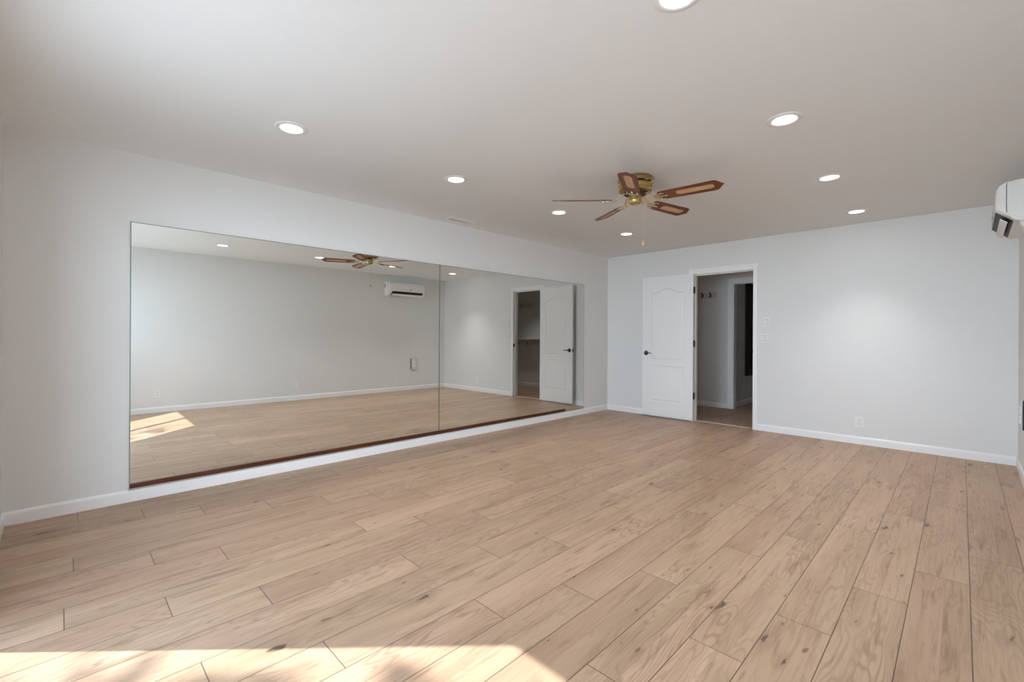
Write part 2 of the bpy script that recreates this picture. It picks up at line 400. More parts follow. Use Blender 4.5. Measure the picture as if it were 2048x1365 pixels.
# ------------------------------------------------------------------ the open door leaf (door_1)
LW, LT = 0.757, 0.035
LZ0, LZ1 = 0.022, 2.052
leafang = math.atan2(0.022, LW)              # free end swung a little off the wall
door = bpy.data.objects.new('door_1', None); col.objects.link(door); door['kind'] = 'structure'
door.location = (-2.706, 6.200, 0); door.rotation_euler = (0, 0, PI + leafang)
# local frame: x runs from the hinge edge to the free edge, room-facing side is +y (rotated by 180 degrees)
def panel_outline(x0, x1, z0, z1, rise, n=28):
    pts = [(x0, z0), (x1, z0), (x1, z1)]
    if rise:
        for i in range(1, n):
            s = i / n; x = x1 + (x0 - x1) * s; e = abs(2 * s - 1)
            # cathedral top: flat shoulders, ogee up to the crown
            h_ = 0.0 if e > 0.82 else rise * (0.5 + 0.5 * math.cos(PI * e / 0.82))
            pts.append((x, z1 + h_))
    pts.append((x0, z1)); return pts
def inset(poly, d):
    cx = sum(p[0] for p in poly) / len(poly); out = []
    n = len(poly)
    for i in range(n):
        a = Vector(poly[i - 1]); b_ = Vector(poly[i]); c = Vector(poly[(i + 1) % n])
        e1 = (b_ - a).normalized(); e2 = (c - b_).normalized(); n1 = Vector((-e1.y, e1.x)); n2 = Vector((-e2.y, e2.x))
        m_ = (n1 + n2); m_ = m_ / max(0.35, m_.length_squared / 2) / 1.0
        out.append(tuple(b_ + m_ * d * 0.5 * 2 / 2))
    return out
P1 = panel_outline(0.135, 0.622, 0.845, 1.815, 0.060); P2 = panel_outline(0.135, 0.622, 0.235, 0.755, 0)
bm = bmesh.new()
def face_side(y, s):
    """one skin of the leaf with two moulded panels; s=+1 room side"""
    outer = [(0, LZ0), (LW, LZ0), (LW, LZ1), (0, LZ1)]
    vo = [bm.verts.new((x, y, z)) for x, z in outer]
    es = [bm.edges.new((vo[i], vo[(i + 1) % 4])) for i in range(4)]
    for P in (P1, P2):
        loops = []
        for d, dep in ((0.0, 0.0), (0.006, 0.0045), (0.015, 0.0085), (0.022, 0.0085), (0.036, 0.0035), (0.046, 0.0015)):
            Q = inset(P, d) if d else P
            loops.append([bm.verts.new((x, y - s * dep, z)) for x, z in Q])
        n = len(P)
        for i in range(n): es.append(bm.edges.new((loops[0][i], loops[0][(i + 1) % n])))
        for a, b_ in zip(loops, loops[1:]):
            for i in range(n): bm.faces.new((a[i], a[(i + 1) % n], b_[(i + 1) % n], b_[i]))
        bm.faces.new(loops[-1])
    bmesh.ops.triangle_fill(bm, use_beauty=True, use_dissolve=False, edges=es)
    return vo
va = face_side(0.0, 1); vb = face_side(-LT, -1)
for i in range(4): bm.faces.new((va[i], va[(i + 1) % 4], vb[(i + 1) % 4], vb[i]))
leaf = obj('door_panel', bm, M_door, door)
# lever handle with its rose
hz_ = 0.935; hx = LW - 0.060
hroot = bmesh.new()
lathe(hroot, [(0.033, 0), (0.033, 0.005), (0.029, 0.010), (0.014, 0.012), (0.012, 0.045), (0.010, 0.048)], n=32, mat=Matrix.Translation((hx, 0, hz_)) @ Matrix.Rotation(-PI / 2, 4, 'X'))
tube(hroot, [(hx, 0.042, hz_), (hx - 0.02, 0.047, hz_ + 0.002), (hx - 0.05, 0.048, hz_ + 0.006), (hx - 0.08, 0.047, hz_ + 0.002), (hx - 0.105, 0.044, hz_ - 0.008)], [0.009, 0.008, 0.0065, 0.006, 0.0045])
lathe(hroot, [(0.033, 0), (0.033, 0.005), (0.029, 0.010), (0.013, 0.012), (0.012, 0.018)], n=32, mat=Matrix.Translation((hx, -LT, hz_)) @ Matrix.Rotation(PI / 2, 4, 'X'))
o = obj('handle', hroot, M_black, door, True); o['label'] = 'black lever handle on a round rose'
bm = bmesh.new(); box(bm, LW - 0.002, LW + 0.0015, -LT * 0.5 - 0.012, -LT * 0.5 + 0.012, hz_ - 0.028, hz_ + 0.028, 0.0008); o = obj('latch_plate', bm, M_black, door); o['label'] = 'black latch plate'
for z in (0.355, 1.082, 1.826):
    bm = bmesh.new()
    lathe(bm, [(0.0075, z - 0.046), (0.0075, z + 0.046)], cx=-0.004, cy=-0.032, n=16)
    box(bm, -0.003, 0.0005, -LT + 0.001, -0.002, z - 0.045, z + 0.045, 0.0006)
    o = obj('hinge', bm, M_black, door, True); o['label'] = 'black butt hinge'
# jamb halves of the hinges
for z in (0.355, 1.082, 1.826):
    bm = bmesh.new(); box(bm, JX0 - 0.0005, JX0 + 0.0025, YF - 0.012, YF + 0.033, z - 0.045, z + 0.045, 0.0006)
    o = obj('hinge_plate', bm, M_black, tr1); o['label'] = 'black hinge plate'

# ------------------------------------------------------------------ sliding glass door in the near wall (door_2)
d2 = bpy.data.objects.new('door_2', None); col.objects.link(d2); d2['kind'] = 'structure'
ym = YN - WT
bm = bmesh.new()
box(bm, DX0, DX0 + 0.03, ym, YN, 0, DZ, 0.002); box(bm, DX1 - 0.03, DX1, ym, YN, 0, DZ, 0.002); box(bm, DX0, DX1, ym, YN, DZ - 0.03, DZ, 0.002); box(bm, DX0, DX1, ym, YN, 0, 0.02, 0.002)
obj('outer_frame', bm, M_frame, d2)
xm = (DX0 + DX1) / 2
for (a, b_, y0) in ((DX0 + 0.03, xm + 0.025, ym + 0.020), (xm - 0.025, DX1 - 0.03, ym + 0.055)):
    bm = bmesh.new(); w = 0.045
    box(bm, a, a + w, y0, y0 + 0.03, 0.02, DZ - 0.03, 0.002); box(bm, b_ - w, b_, y0, y0 + 0.03, 0.02, DZ - 0.03, 0.002)
    box(bm, a + w, b_ - w, y0, y0 + 0.03, 0.02, 0.08, 0.002); box(bm, a + w, b_ - w, y0, y0 + 0.03, DZ - 0.075, DZ - 0.03, 0.002)
    s_ = obj('sash', bm, M_frame, d2)
    bm = bmesh.new(); box(bm, a + w, b_ - w, y0 + 0.012, y0 + 0.017, 0.08, DZ - 0.075); obj('pane', bm, M_glass, s_)
bm = bmesh.new()
for (a, b_, z0, z1) in ((DX0 - 0.06, DX0, 0, DZ + 0.06), (DX1, DX1 + 0.06, 0, DZ + 0.06), (DX0, DX1, DZ, DZ + 0.06)): box(bm, a, b_, YN, YN + 0.015, z0, z1, 0.002)
struct('trim_3', bm, M_trim)
w1 = bpy.data.objects.new('added_window_1', None); col.objects.link(w1); w1['kind'] = 'structure'  # added window, never in view, lets more daylight into the room
bm = bmesh.new(); w = 0.04
box(bm, WX0, WX0 + w, ym + 0.02, ym + 0.07, WZ0, WZ1, 0.002); box(bm, WX1 - w, WX1, ym + 0.02, ym + 0.07, WZ0, WZ1, 0.002)
box(bm, WX0 + w, WX1 - w, ym + 0.02, ym + 0.07, WZ0, WZ0 + w, 0.002); box(bm, WX0 + w, WX1 - w, ym + 0.02, ym + 0.07, WZ1 - w, WZ1, 0.002)
box(bm, WX0 + w, WX1 - w, ym + 0.03, ym + 0.06, 1.43, 1.46, 0.002)
s_ = obj('added_window_frame', bm, M_frame, w1)
for z0, z1 in ((WZ0 + w, 1.43), (1.46, WZ1 - w)):
    bm = bmesh.new(); box(bm, WX0 + w, WX1 - w, ym + 0.043, ym + 0.048, z0, z1); obj('pane', bm, M_glass, s_)
bm = bmesh.new()
for (a, b_, z0, z1) in ((WX0 - 0.06, WX0, WZ0 - 0.06, WZ1 + 0.06), (WX1, WX1 + 0.06, WZ0 - 0.06, WZ1 + 0.06), (WX0, WX1, WZ1, WZ1 + 0.06), (WX0, WX1, WZ0 - 0.06, WZ0)): box(bm, a, b_, YN, YN + 0.015, z0, z1, 0.002)
struct('trim_5', bm, M_trim)
bm = bmesh.new(); box(bm, XL - 3, XR + 5, YN - WT - 9, YN - WT, -0.16, -0.06); struct('ground_patio', bm, M_conc)

# tree outside whose leaves dapple the sunlight on the floor
tr = thing('tree', 'leafy tree standing outside the glass door, dappling the sun patch', 'tree', (-6.4, -5.3, -0.06))
bm = bmesh.new(); tube(bm, [(0, 0, 0), (0.05, 0.05, 1.5), (0.15, 0.2, 3.2), (0.4, 0.6, 4.6), (0.8, 1.2, 5.5)], [0.13, 0.11, 0.09, 0.06, 0.03]); obj('trunk', bm, M_bark, tr, True)
tl = random.Random(3); bm = bmesh.new()
for (tx, ty, n_, sg) in ((-1.60, 0.42, 34, 0.11), (-1.86, 0.10, 22, 0.10), (-1.30, 0.80, 12, 0.09), (-2.15, -0.10, 18, 0.12), (-0.75, 0.45, 16, 0.10), (-0.35, 0.15, 14, 0.16), (-2.9, -0.5, 60, 0.3), (-3.2, 0.2, 60, 0.3)):
    for i in range(n_):
        c = Vector((tx + tl.gauss(0, sg), ty + tl.gauss(0, sg), 0)) - sun_dir * (8.2 + tl.uniform(-.6, .6))
        R = Matrix.Rotation(tl.uniform(0, 6.3), 4, 'Z') @ Matrix.Rotation(tl.uniform(-.9, .9), 4, 'X'); L_ = tl.uniform(.05, .09)
        P = [(-L_, 0), (-L_ * .4, L_ * .42), (L_ * .3, L_ * .38), (L_, 0), (L_ * .3, -L_ * .38), (-L_ * .4, -L_ * .42)]
        bm.faces.new([bm.verts.new(c - Vector((-6.4, -5.3, -0.06)) + (R @ Vector((a, b_, 0)))) for a, b_ in P])
fo_ = obj('foliage', bm, M_leaf, tr); fo_['kind'] = 'stuff'

# ------------------------------------------------------------------ hall behind the doorway
HX0, HX1 = -3.75, 0.10
bm = bmesh.new(); box(bm, HX0, HX1, YF + WT, 10.0, H, H + 0.12); struct('ceiling_hall', bm, M_ceil)
IX0, IX1, IZ = -2.742, -1.98, 2.058            # inner doorway in the hall's back wall
wall_with_hole('wall_hall_back', YH, YH + WT, HX0, HX1, IX0, IX1, IZ)
bm = bmesh.new(); box(bm, HX0 - WT, HX0, YF + WT, YH, -0.05, H); struct('wall_hall_left', bm, M_wall)
bm = bmesh.new(); box(bm, HX1, HX1 + WT, YF + WT, YH, -0.05, H); struct('wall_hall_right', bm, M_wall)
NX = -2.795
bm = bmesh.new(); box(bm, NX - WT, NX, YH + WT, 10.0, -0.05, H); struct('wall_passage_left', bm, M_wall)
bm = bmesh.new(); box(bm, -1.70, -1.70 + WT, YH + WT, 10.0, -0.05, H); struct('wall_passage_right', bm, M_wall)
bm = bmesh.new(); box(bm, NX - WT, -1.70 + WT, 10.0, 10.0 + WT, -0.05, H); struct('wall_passage_back', bm, M_wall)
bm = bmesh.new()
casing(bm, IX0 - 0.082, IX1 + 0.082, YH, -1, 2.143, 0.08, IX0 + 0.0, IX1 - 0.0, IZ)
for a, b_ in ((IX0, IX0 + 0.012), (IX1 - 0.012, IX1)): box(bm, a, b_, YH, YH + WT, 0, IZ)
box(bm, IX0, IX1, YH, YH + WT, IZ - 0.012, IZ)
struct('trim_4', bm, M_trim)
baseboard('baseboard_hall_left', (HX0, YH), (IX0 - 0.082, YH), (0, -1))
baseboard('baseboard_hall_right', (IX1 + 0.082, YH), (HX1, YH), (0, -1))
baseboard('baseboard_passage', (NX, YH + WT), (NX, 10.0), (1, 0))

# coat rails: white board with double hooks
def hook_rail(name, label, x0, x1, zc, hooks, hgt=0.085, hm=M_chrome, cat='coat rack'):
    t = thing(name, label, cat, ((x0 + x1) / 2, YH, zc))
    cx = (x0 + x1) / 2
    bm = bmesh.new(); box(bm, x0 - cx, x1 - cx, -0.018, 0, -hgt / 2, hgt / 2, 0.004); obj('back_board', bm, M_shelf, t)
    for x in hooks:
        bm = bmesh.new(); a = x - cx
        box(bm, a - 0.011, a + 0.011, -0.022, -0.018, -0.028, 0.028, 0.002)
        tube(bm, [(a, -0.021, 0.006), (a, -0.040, 0.012), (a, -0.058, 0.030), (a, -0.070, 0.052)], [0.006, 0.0055, 0.005, 0.0065])
        tube(bm, [(a, -0.021, -0.008), (a, -0.034, -0.034), (a, -0.050, -0.046), (a, -0.064, -0.038), (a, -0.068, -0.024)], [0.006, 0.0055, 0.005, 0.005, 0.0065])
        obj('hook', bm, hm, t, True)
    return t
hook_rail('coat_rack', 'short white coat rail with dark hooks on hall wall left of inner doorway', -3.55, -3.01, 1.885, (-3.36, -3.235, -3.10), hm=M_dark)
hook_rail('coat_rack', 'long white coat rail high on the hall wall seen only in the mirror', -1.10, -0.10, 1.905, (-0.98, -0.68, -0.38), 0.11)
hook_rail('coat_rack', 'white coat rail with hooks under the hall shelf seen in the mirror', -1.25, -0.10, 1.015, (-0.90, -0.62, -0.34), 0.085)
t = thing('wall_shelf', 'white wall shelf on brackets above the low coat rail in the hall', 'shelf', (-0.70, YH, 1.10))
bm = bmesh.new(); box(bm, -0.62, 0.60, -0.26, 0, -0.002, 0.018, 0.003); obj('shelf_board', bm, M_shelf, t)
for a in (-0.33, 0.08, 0.45):
    bm = bmesh.new(); prism(bm, [(0, 0), (-0.20, 0), (-0.17, -0.03), (-0.05, -0.09), (-0.03, -0.17), (0, -0.19)], 0.018, Matrix.Translation((a, 0, -0.002)) @ Matrix(((0, 0, 1, 0), (1, 0, 0, 0), (0, 1, 0, 0), (0, 0, 0, 1))))
    obj('bracket', bm, M_shelf, t)
# tall black cabinet on the passage wall
t = thing('wall_cabinet', 'tall narrow black cabinet hung on the wall beyond the inner doorway', 'cabinet', (NX, 8.95, 0.50))
bm = bmesh.new(); box(bm, 0, 0.055, -0.43, 0.43, 0, 1.62, 0.004); obj('body', bm, M_shade, t)
bm = bmesh.new(); box(bm, 0.055, 0.070, -0.42, 0.42, 0.01, 1.61, 0.004); dr = obj('door', bm, M_shade, t)
for z in (0.59, 1.06):
    bm = bmesh.new(); lathe(bm, [(0.006, 0), (0.006, 0.012), (0.014, 0.018), (0.012, 0.026), (0.004, 0.029)], n=20, mat=Matrix.Translation((0.070, -0.17, z)) @ Matrix.Rotation(PI / 2, 4, 'Y')); obj('knob', bm, M_knob, dr, True)

# ------------------------------------------------------------------ mirror panels on the left wall, channel and wood ledge
MZ0, MZ1 = 0.088, 1.957
def mirror_panel(y0, y1, label):
    t = thing('wall_mirror', label, 'mirror', (XL, (y0 + y1) / 2, MZ0), group='large mirror panels on the left wall')
    hw = (y1 - y0) / 2; hh = MZ1 - MZ0
    bm = bmesh.new(); box(bm, 0.001, 0.0092, -hw, hw, 0, hh); obj('glass_edge', bm, M_edge, t)
    bm = bmesh.new(); box(bm, 0.0094, 0.0097, -hw + 0.0045, hw - 0.0045, 0.0045, hh - 0.0045); obj('mirror_surface', bm, M_mirror, t)
    return t
mirror_panel(0.336, 2.953, 'larger looking left mirror panel, nearest the camera, reflecting air conditioner and fan')
mirror_panel(2.957, 5.612, 'right mirror panel, nearest the far corner, reflecting the open white door')
bm = bmesh.new(); box(bm, XL, XL + 0.014, 0.330, 2.62, 0.083, 0.0935, 0.001)
tag(obj('mirror_channel', bm, M_chan), 'thin pale metal channel under the left mirror panel', 'mirror channel')
bm = bmesh.new(); box(bm, XL + 0.0100, XL + 0.021, 0.338, 5.16, 0.0945, 0.127, 0.0015)
tag(obj('wood_strip', bm, M_ledge), 'long thin reddish-brown wood strip lying along the foot of the mirrors', 'wood strip')

# ------------------------------------------------------------------ recessed ceiling lights
def make_light():
    t = thing('ceiling_light', 'x', 'ceiling light')
    bm = bmesh.new(); lathe(bm, [(0.0625, 0.0), (0.0625, -0.004), (0.067, -0.0065), (0.078, -0.0070), (0.089, -0.0045), (0.0935, -0.0015), (0.094, 0.0)], n=64, cap=False); obj('trim_ring', bm, M_plastic, t, True)
    bm = bmesh.new(); lathe(bm, [(0.0622, -0.0005), (0.0622, -0.0025), (0.050, -0.0030), (0.02, -0.0034)], n=64); obj('lit_lens', bm, M_lamp, t, True)
    return t
def beam(x, y, p=BEAM):
    l = bpy.data.lights.new('downlight_beam', 'SPOT'); l.energy = p; l.color = (0.98, 0.965, 0.955); l.spot_size = math.radians(90); l.spot_blend = 1.0; l.shadow_soft_size = 0.06
    b = bpy.data.objects.new('downlight_beam', l); col.objects.link(b); b.location = (x, y, H - 0.012); return b
LA = [(-2.935, 0.993), (-2.940, 2.262), (-2.966, 3.600), (-2.988, 4.929)]
LB = [(-0.769, 1.615), (-0.768, 2.977), (-0.792, 4.300), (-0.812, 5.640)]
lab = ['recessed round light nearest the camera in the row beside the mirror wall', 'recessed round light left of the fan, second in the mirror-side row',
       'recessed round light just below the fan blade tip, third in the mirror-side row', 'recessed round light nearest the left far corner, smallest of the mirror-side row',
       'recessed round light cut off by the top edge of the photo', 'large recessed round light up and right of the fan', 'recessed round light right of the fan blade, third in the right-hand row',
       'recessed round light closest to the far wall in the right-hand row']
proto = make_light()
for i, ((x, y), L_) in enumerate(zip(LA + LB, lab)):
    o = proto if i == 0 else copy_tree(proto)
    o.location = (x, y, H); o['label'] = L_; o['group'] = 'recessed ceiling lights'
    beam(x, y)
beam(-1.35, 7.1, 30.0)            # lamp added out of sight to brighten the hall

# ------------------------------------------------------------------ ceiling fan
FX, FY = -1.900, 3.265
fan = thing('ceiling_fan', 'antique brass ceiling fan with five wooden blades holding cane inserts', 'ceiling fan', (FX, FY, H))
bm = bmesh.new()
lathe(bm, [(0.134, 0), (0.138, -0.003), (0.139, -0.012), (0.136, -0.014), (0.139, -0.017), (0.140, -0.036), (0.137, -0.040), (0.118, -0.041)], n=72); obj('canopy', bm, M_brass, fan, True)
bm = bmesh.new(); lathe(bm, [(0.112, -0.038), (0.112, -0.056)], n=48); obj('inner_ring', bm, M_dark, fan, True)
for k_ in range(4):                                   # lugs bridging the dark gap
    pass
bm = bmesh.new()
lathe(bm, [(0.120, -0.050), (0.129, -0.051), (0.132, -0.055), (0.130, -0.059), (0.126, -0.061), (0.126, -0.086), (0.130, -0.088), (0.131, -0.094), (0.124, -0.104), (0.112, -0.108), (0.106, -0.108)], n=72)
mh = obj('motor_housing', bm, M_brass, fan, True)
bm = bmesh.new()
for i in range(90):
    a = 2 * PI * i / 90
    box(bm, 0.1255, 0.1285, -0.0013, 0.0013, -0.085, -0.062, mat=Matrix.Rotation(a, 4, 'Z'))
obj('vent_fins', bm, M_brass2, mh)
for i in range(8):
    a = 2 * PI * (i + .5) / 8; bm = bmesh.new()
    prism(bm, [(0.12, -0.018), (0.137, -0.018), (0.137, 0.018), (0.12, 0.018)], 0.010, Matrix.Rotation(a, 4, 'Z') @ Matrix.Translation((0, 0, -0.050)))
    obj('spacer', bm, M_brass, fan)
bm = bmesh.new()
for i in range(14):
    a = 2 * PI * i / 14
    box(bm, 0.060, 0.100, -0.012, 0.012, -0.116, -0.106, 0.004, 2, mat=Matrix.Rotation(a, 4, 'Z'))
obj('motor_coil', bm, M_coil, fan)
bm = bmesh.new(); lathe(bm, [(0.020, -0.104), (0.020, -0.110), (0.088, -0.114), (0.090, -0.118), (0.088, -0.126), (0.050, -0.130), (0.048, -0.134)], n=48); obj('flywheel', bm, M_dark, fan, True)
bm = bmesh.new(); lathe(bm, [(0.046, -0.130), (0.050, -0.134), (0.050, -0.172), (0.053, -0.174), (0.053, -0.183), (0.050, -0.190), (0.044, -0.200), (0.030, -0.205), (0.008, -0.207), (0.006, -0.212), (0.001, -0.213)], n=56)
sh = obj('switch_housing', bm, M_brass, fan, True)
bm = bmesh.new(); box(bm, -0.003, 0.003, -0.0525, -0.048, -0.162, -0.142, 0.001, mat=Matrix.Rotation(YAW, 4, 'Z')); o = obj('reverse_switch', bm, M_black, sh); o['label'] = 'black slide switch'
# pull chain hanging at the right of the switch housing
rv = Vector((math.cos(YAW), math.sin(YAW), 0))
cp = rv * 0.064
bm = bmesh.new(); tube(bm, [rv * 0.050 + Vector((0, 0, -0.185)), rv * 0.058 + Vector((0, 0, -0.185)), cp + Vector((0, 0, -0.189)), cp + Vector((0, 0, -0.200))], 0.003)
tube(bm, [cp + Vector((0, 0, -0.198)), cp + Vector((0, 0, -0.495))], 0.0006, 6)
for i in range(84):
    z = -0.200 - i * 0.0035
    bmesh.ops.create_icosphere(bm, subdivisions=1, radius=0.0012, matrix=Matrix.Translation(cp + Vector((0, 0, z))))
ch = obj('pull_chain', bm, M_brass, fan, True)
bm = bmesh.new(); lathe(bm, [(0.002, -0.490), (0.004, -0.495), (0.004, -0.502), (0.008, -0.512), (0.0105, -0.524), (0.009, -0.533), (0.004, -0.538), (0.001, -0.539)], cx=cp.x, cy=cp.y, n=24)
o = obj('pull_fob', bm, mat('fob_wood', (0.55, 0.33, 0.13), 0.35), ch, True); o['label'] = 'light wooden fob'

BR0, BR1, BW = 0.190, 0.665, 0.066
def blade_outline():
    up = [(BR0, 0.040), (BR0 + 0.010, 0.052), (BR0 + 0.03, 0.057), (0.30, 0.060), (0.46, 0.0635), (0.585, BW), (0.603, 0.0645), (0.618, 0.058), (0.628, 0.048), (0.636, 0.036), (0.645, 0.022), (0.655, 0.009)]
    return up + [(BR1, 0.0)] + [(x, -y) for x, y in reversed(up)]
def slot(r0, r1, w, n=10):
    pts = []
    for i in range(n + 1):
        a = -PI / 2 + PI * i / n; pts.append((r1 - w + w * math.cos(a), w * math.sin(a)))
    for i in range(n + 1):
        a = PI / 2 + PI * i / n; pts.append((r0 + w + w * math.cos(a), w * math.sin(a)))
    return pts
PITCH = math.radians(-14.0)
def make_blade():
    th = 0.0055
    bm = bmesh.new(); O = blade_outline(); S = slot(0.322, 0.600, 0.029)
    for z in (-th / 2, th / 2):
        a = [bm.verts.new((x, y, z)) for x, y in O]; s = [bm.verts.new((x, y, z)) for x, y in S]
        es = [bm.edges.new((a[i], a[(i + 1) % len(a)])) for i in range(len(a))] + [bm.edges.new((s[i], s[(i + 1) % len(s)])) for i in range(len(s))]
        bmesh.ops.triangle_fill(bm, use_beauty=True, use_dissolve=False, edges=es)
        if z < 0: A, S_ = a, s
    for lo, hi in ((A, a), (S_, s)):
        for i in range(len(lo)): bm.faces.new((lo[i], lo[(i + 1) % len(lo)], hi[(i + 1) % len(hi)], hi[i]))
    blade = obj('blade', bm, M_blade, fan)
    bm = bmesh.new(); prism(bm, slot(0.3225, 0.5995, 0.0286), 0.003, Matrix.Translation((0, 0, -0.0015)))
    o = obj('cane_insert', bm, M_cane, blade); o['label'] = 'woven light cane insert'
    # brass iron: curved arm from the flywheel, fork and scrolls screwed under the blade
    bm = bmesh.new(); Z = -th / 2 - 0.003
    def strip(pts, w0, w1, t_=0.004):
        n = len(pts); rows = []
        for i, (x, y, z) in enumerate(pts):
            d = Vector(pts[min(i + 1, n - 1)]) - Vector(pts[max(i - 1, 0)]); d.z = 0; d.normalize(); s_ = Vector((-d.y, d.x, 0)); w = w0 + (w1 - w0) * i / (n - 1)
            p = Vector((x, y, z)); rows.append([bm.verts.new(p + s_ * w), bm.verts.new(p - s_ * w), bm.verts.new(p - s_ * w + Vector((0, 0, -t_))), bm.verts.new(p + s_ * w + Vector((0, 0, -t_)))])
        bm.faces.new(rows[0]); bm.faces.new(rows[-1])
        for a, b_ in zip(rows, rows[1:]):
            for i in range(4): bm.faces.new((a[i], a[(i + 1) % 4], b_[(i + 1) % 4], b_[i]))
    up = 0.052
    strip([(0.070, 0, up), (0.100, 0, up - 0.002), (0.125, 0, up - 0.016), (0.145, 0, up - 0.036), (0.165, 0, Z + 0.002), (0.19, 0, Z), (0.262, 0, Z)], 0.013, 0.006, 0.006)
    for s_ in (-1, 1):
        strip([(0.150, 0.004 * s_, Z + 0.010), (0.168, 0.018 * s_, Z + 0.001), (0.188, 0.034 * s_, Z), (0.214, 0.042 * s_, Z), (0.240, 0.036 * s_, Z)], 0.0085, 0.005)
        strip([(0.176, 0.006 * s_, Z - 0.001), (0.192, 0.018 * s_, Z - 0.001), (0.204, 0.026 * s_, Z - 0.001), (0.212, 0.019 * s_, Z - 0.001), (0.206, 0.012 * s_, Z - 0.001)], 0.006, 0.004)
        lathe(bm, [(0.007, Z - 0.002), (0.007, Z - 0.005), (0.004, Z - 0.007)], 0.228, 0.038 * s_, 14)
    lathe(bm, [(0.007, Z - 0.002), (0.007, Z - 0.008), (0.004, Z - 0.010)], 0.252, 0, 14)
    arm = obj('blade_iron', bm, M_brass2, fan); 
    try:
        bv = arm.modifiers.new('bevel', 'BEVEL'); bv.width = 0.0012; bv.segments = 2; bv.limit_method = 'ANGLE'
    except Exception: pass
    return blade, arm
ZB = -0.172
TH0 = 3.890
blade0, arm0 = make_blade()
for i in range(5):
    if i == 0: b_, a_ = blade0, arm0
    else: b_ = copy_tree(blade0, fan); a_ = copy_tree(arm0, fan)
    R = Matrix.Translation((0, 0, ZB)) @ Matrix.Rotation(TH0 - i * 2 * PI / 5, 4, 'Z') @ Matrix.Rotation(PITCH, 4, 'X')
    b_.matrix_local = R
    a_.matrix_local = Matrix.Translation((0, 0, ZB)) @ Matrix.Rotation(TH0 - i * 2 * PI / 5, 4, 'Z') @ Matrix.Rotation(PITCH, 4, 'X')

# ------------------------------------------------------------------ wall-mounted air conditioner on the right wall
AY0, AY1, AZ0, AZ1, AD = 4.75, 5.62, 2.005, 2.290, 0.190
ac = thing('air_conditioner', 'white wall-mounted split air conditioner high on the right wall', 'air conditioner', (XR, (AY0 + AY1) / 2, AZ0))
hl = (AY1 - AY0) / 2; hh = AZ1 - AZ0
# side profile: u = distance out from the wall, z up
prof = [(0.0, hh), (AD - 0.075, hh), (AD - 0.040, hh - 0.006), (AD - 0.014, hh - 0.026), (AD - 0.003, hh - 0.060), (AD, hh - 0.10), (AD, 0.108), (AD - 0.001, 0.094), (AD - 0.003, 0.088),
        (AD - 0.006, 0.0845), (0.096, 0.010), (0.080, 0.002), (0.070, 0.0), (0.0, 0.0)]
def profile_body(bm, pr_, y0, y1, rnd_=0.03):
    # ends eased inwards so that the front cover wraps round the corners
    st = [(y0, 0.030), (y0 + 0.006, 0.014), (y0 + 0.018, 0.004), (y0 + 0.035, 0), (y1 - 0.035, 0), (y1 - 0.018, 0.004), (y1 - 0.006, 0.014), (y1, 0.030)]
    rows = []
    for y, d in st:
        rows.append([bm.verts.new((-(max(0, u - d) if u > 0.1 else u), y, z)) for u, z in pr_])
    n = len(pr_); bm.faces.new(rows[0]); bm.faces.new(rows[-1])
    for a, b2 in zip(rows, rows[1:]):
        for i in range(n): bm.faces.new((a[i], a[(i + 1) % n], b2[(i + 1) % n], b2[i]))
bm = bmesh.new(); profile_body(bm, prof, -hl, hl); obj('body', bm, M_acplastic, ac, True)
# end caps: slightly proud flat cheeks behind a vertical seam
for s_, nm in ((-1, 'end_cap'), (1, 'end_cap')):
    bm = bmesh.new()
    P = [(0.0, hh - 0.004), (0.128, hh - 0.006), (0.132, hh - 0.012), (0.132, 0.060), (0.120, 0.045), (0.090, 0.030), (0.070, 0.012), (0.0, 0.010)]
    y0, y1 = sorted((s_ * hl, s_ * (hl + 0.003)))
    A = [bm.verts.new((-u, y0, z)) for u, z in P]; B = [bm.verts.new((-u, y1, z)) for u, z in P]; n = len(P)
    bm.faces.new(A); bm.faces.new(B)
    for i in range(n): bm.faces.new((A[i], A[(i + 1) % n], B[(i + 1) % n], B[i]))
    obj(nm, bm, M_acplastic, ac)
    bm = bmesh.new(); box(bm, -0.1365, -0.1335, y0 - 0.0005, y1 + 0.0005, 0.062, hh - 0.014, 0.0005); obj('seam', bm, M_slot, ac)  # dark strip, its colour stands for the shadow gap beside the cheek
# recess in the near cheek, seen dark in the mirror
bm = bmesh.new(); box(bm, -0.034, -0.008, -hl - 0.0045, -hl - 0.002, hh - 0.125, hh - 0.045, 0.001); o = obj('side_grip', bm, mat('grip_grey', (0.12, 0.12, 0.12), 0.6), ac); o['label'] = 'dark grip recess'
# air outlet: dark slot across the lower front, white flap under it
def slab(u0, z0, u1, z1, thick, y0, y1, m, name, parent):
    d = Vector((-(u1 - u0), 0, z1 - z0)); n_ = Vector((d.z, 0, -d.x)).normalized() * thick
    if n_.z > 0: n_ = -n_
    bm = bmesh.new(); P = [Vector((-u0, 0, z0)), Vector((-u1, 0, z1)), Vector((-u1, 0, z1)) + n_, Vector((-u0, 0, z0)) + n_]
    A = [bm.verts.new(p + Vector((0, y0, 0))) for p in P]; B = [bm.verts.new(p + Vector((0, y1, 0))) for p in P]
    bm.faces.new(A); bm.faces.new(B)
    for i in range(4): bm.faces.new((A[i], A[(i + 1) % 4], B[(i + 1) % 4], B[i]))
    return obj(name, bm, m, parent)
slab(AD - 0.004, 0.0855, 0.098, 0.0100, 0.003, -hl + 0.075, hl - 0.060, M_acdark, 'air_outlet', ac)
slab(AD - 0.034, 0.047, 0.120, 0.016, 0.004, -hl + 0.080, hl - 0.065, M_acplastic, 'flap', ac).location = (-0.006, 0, -0.010)
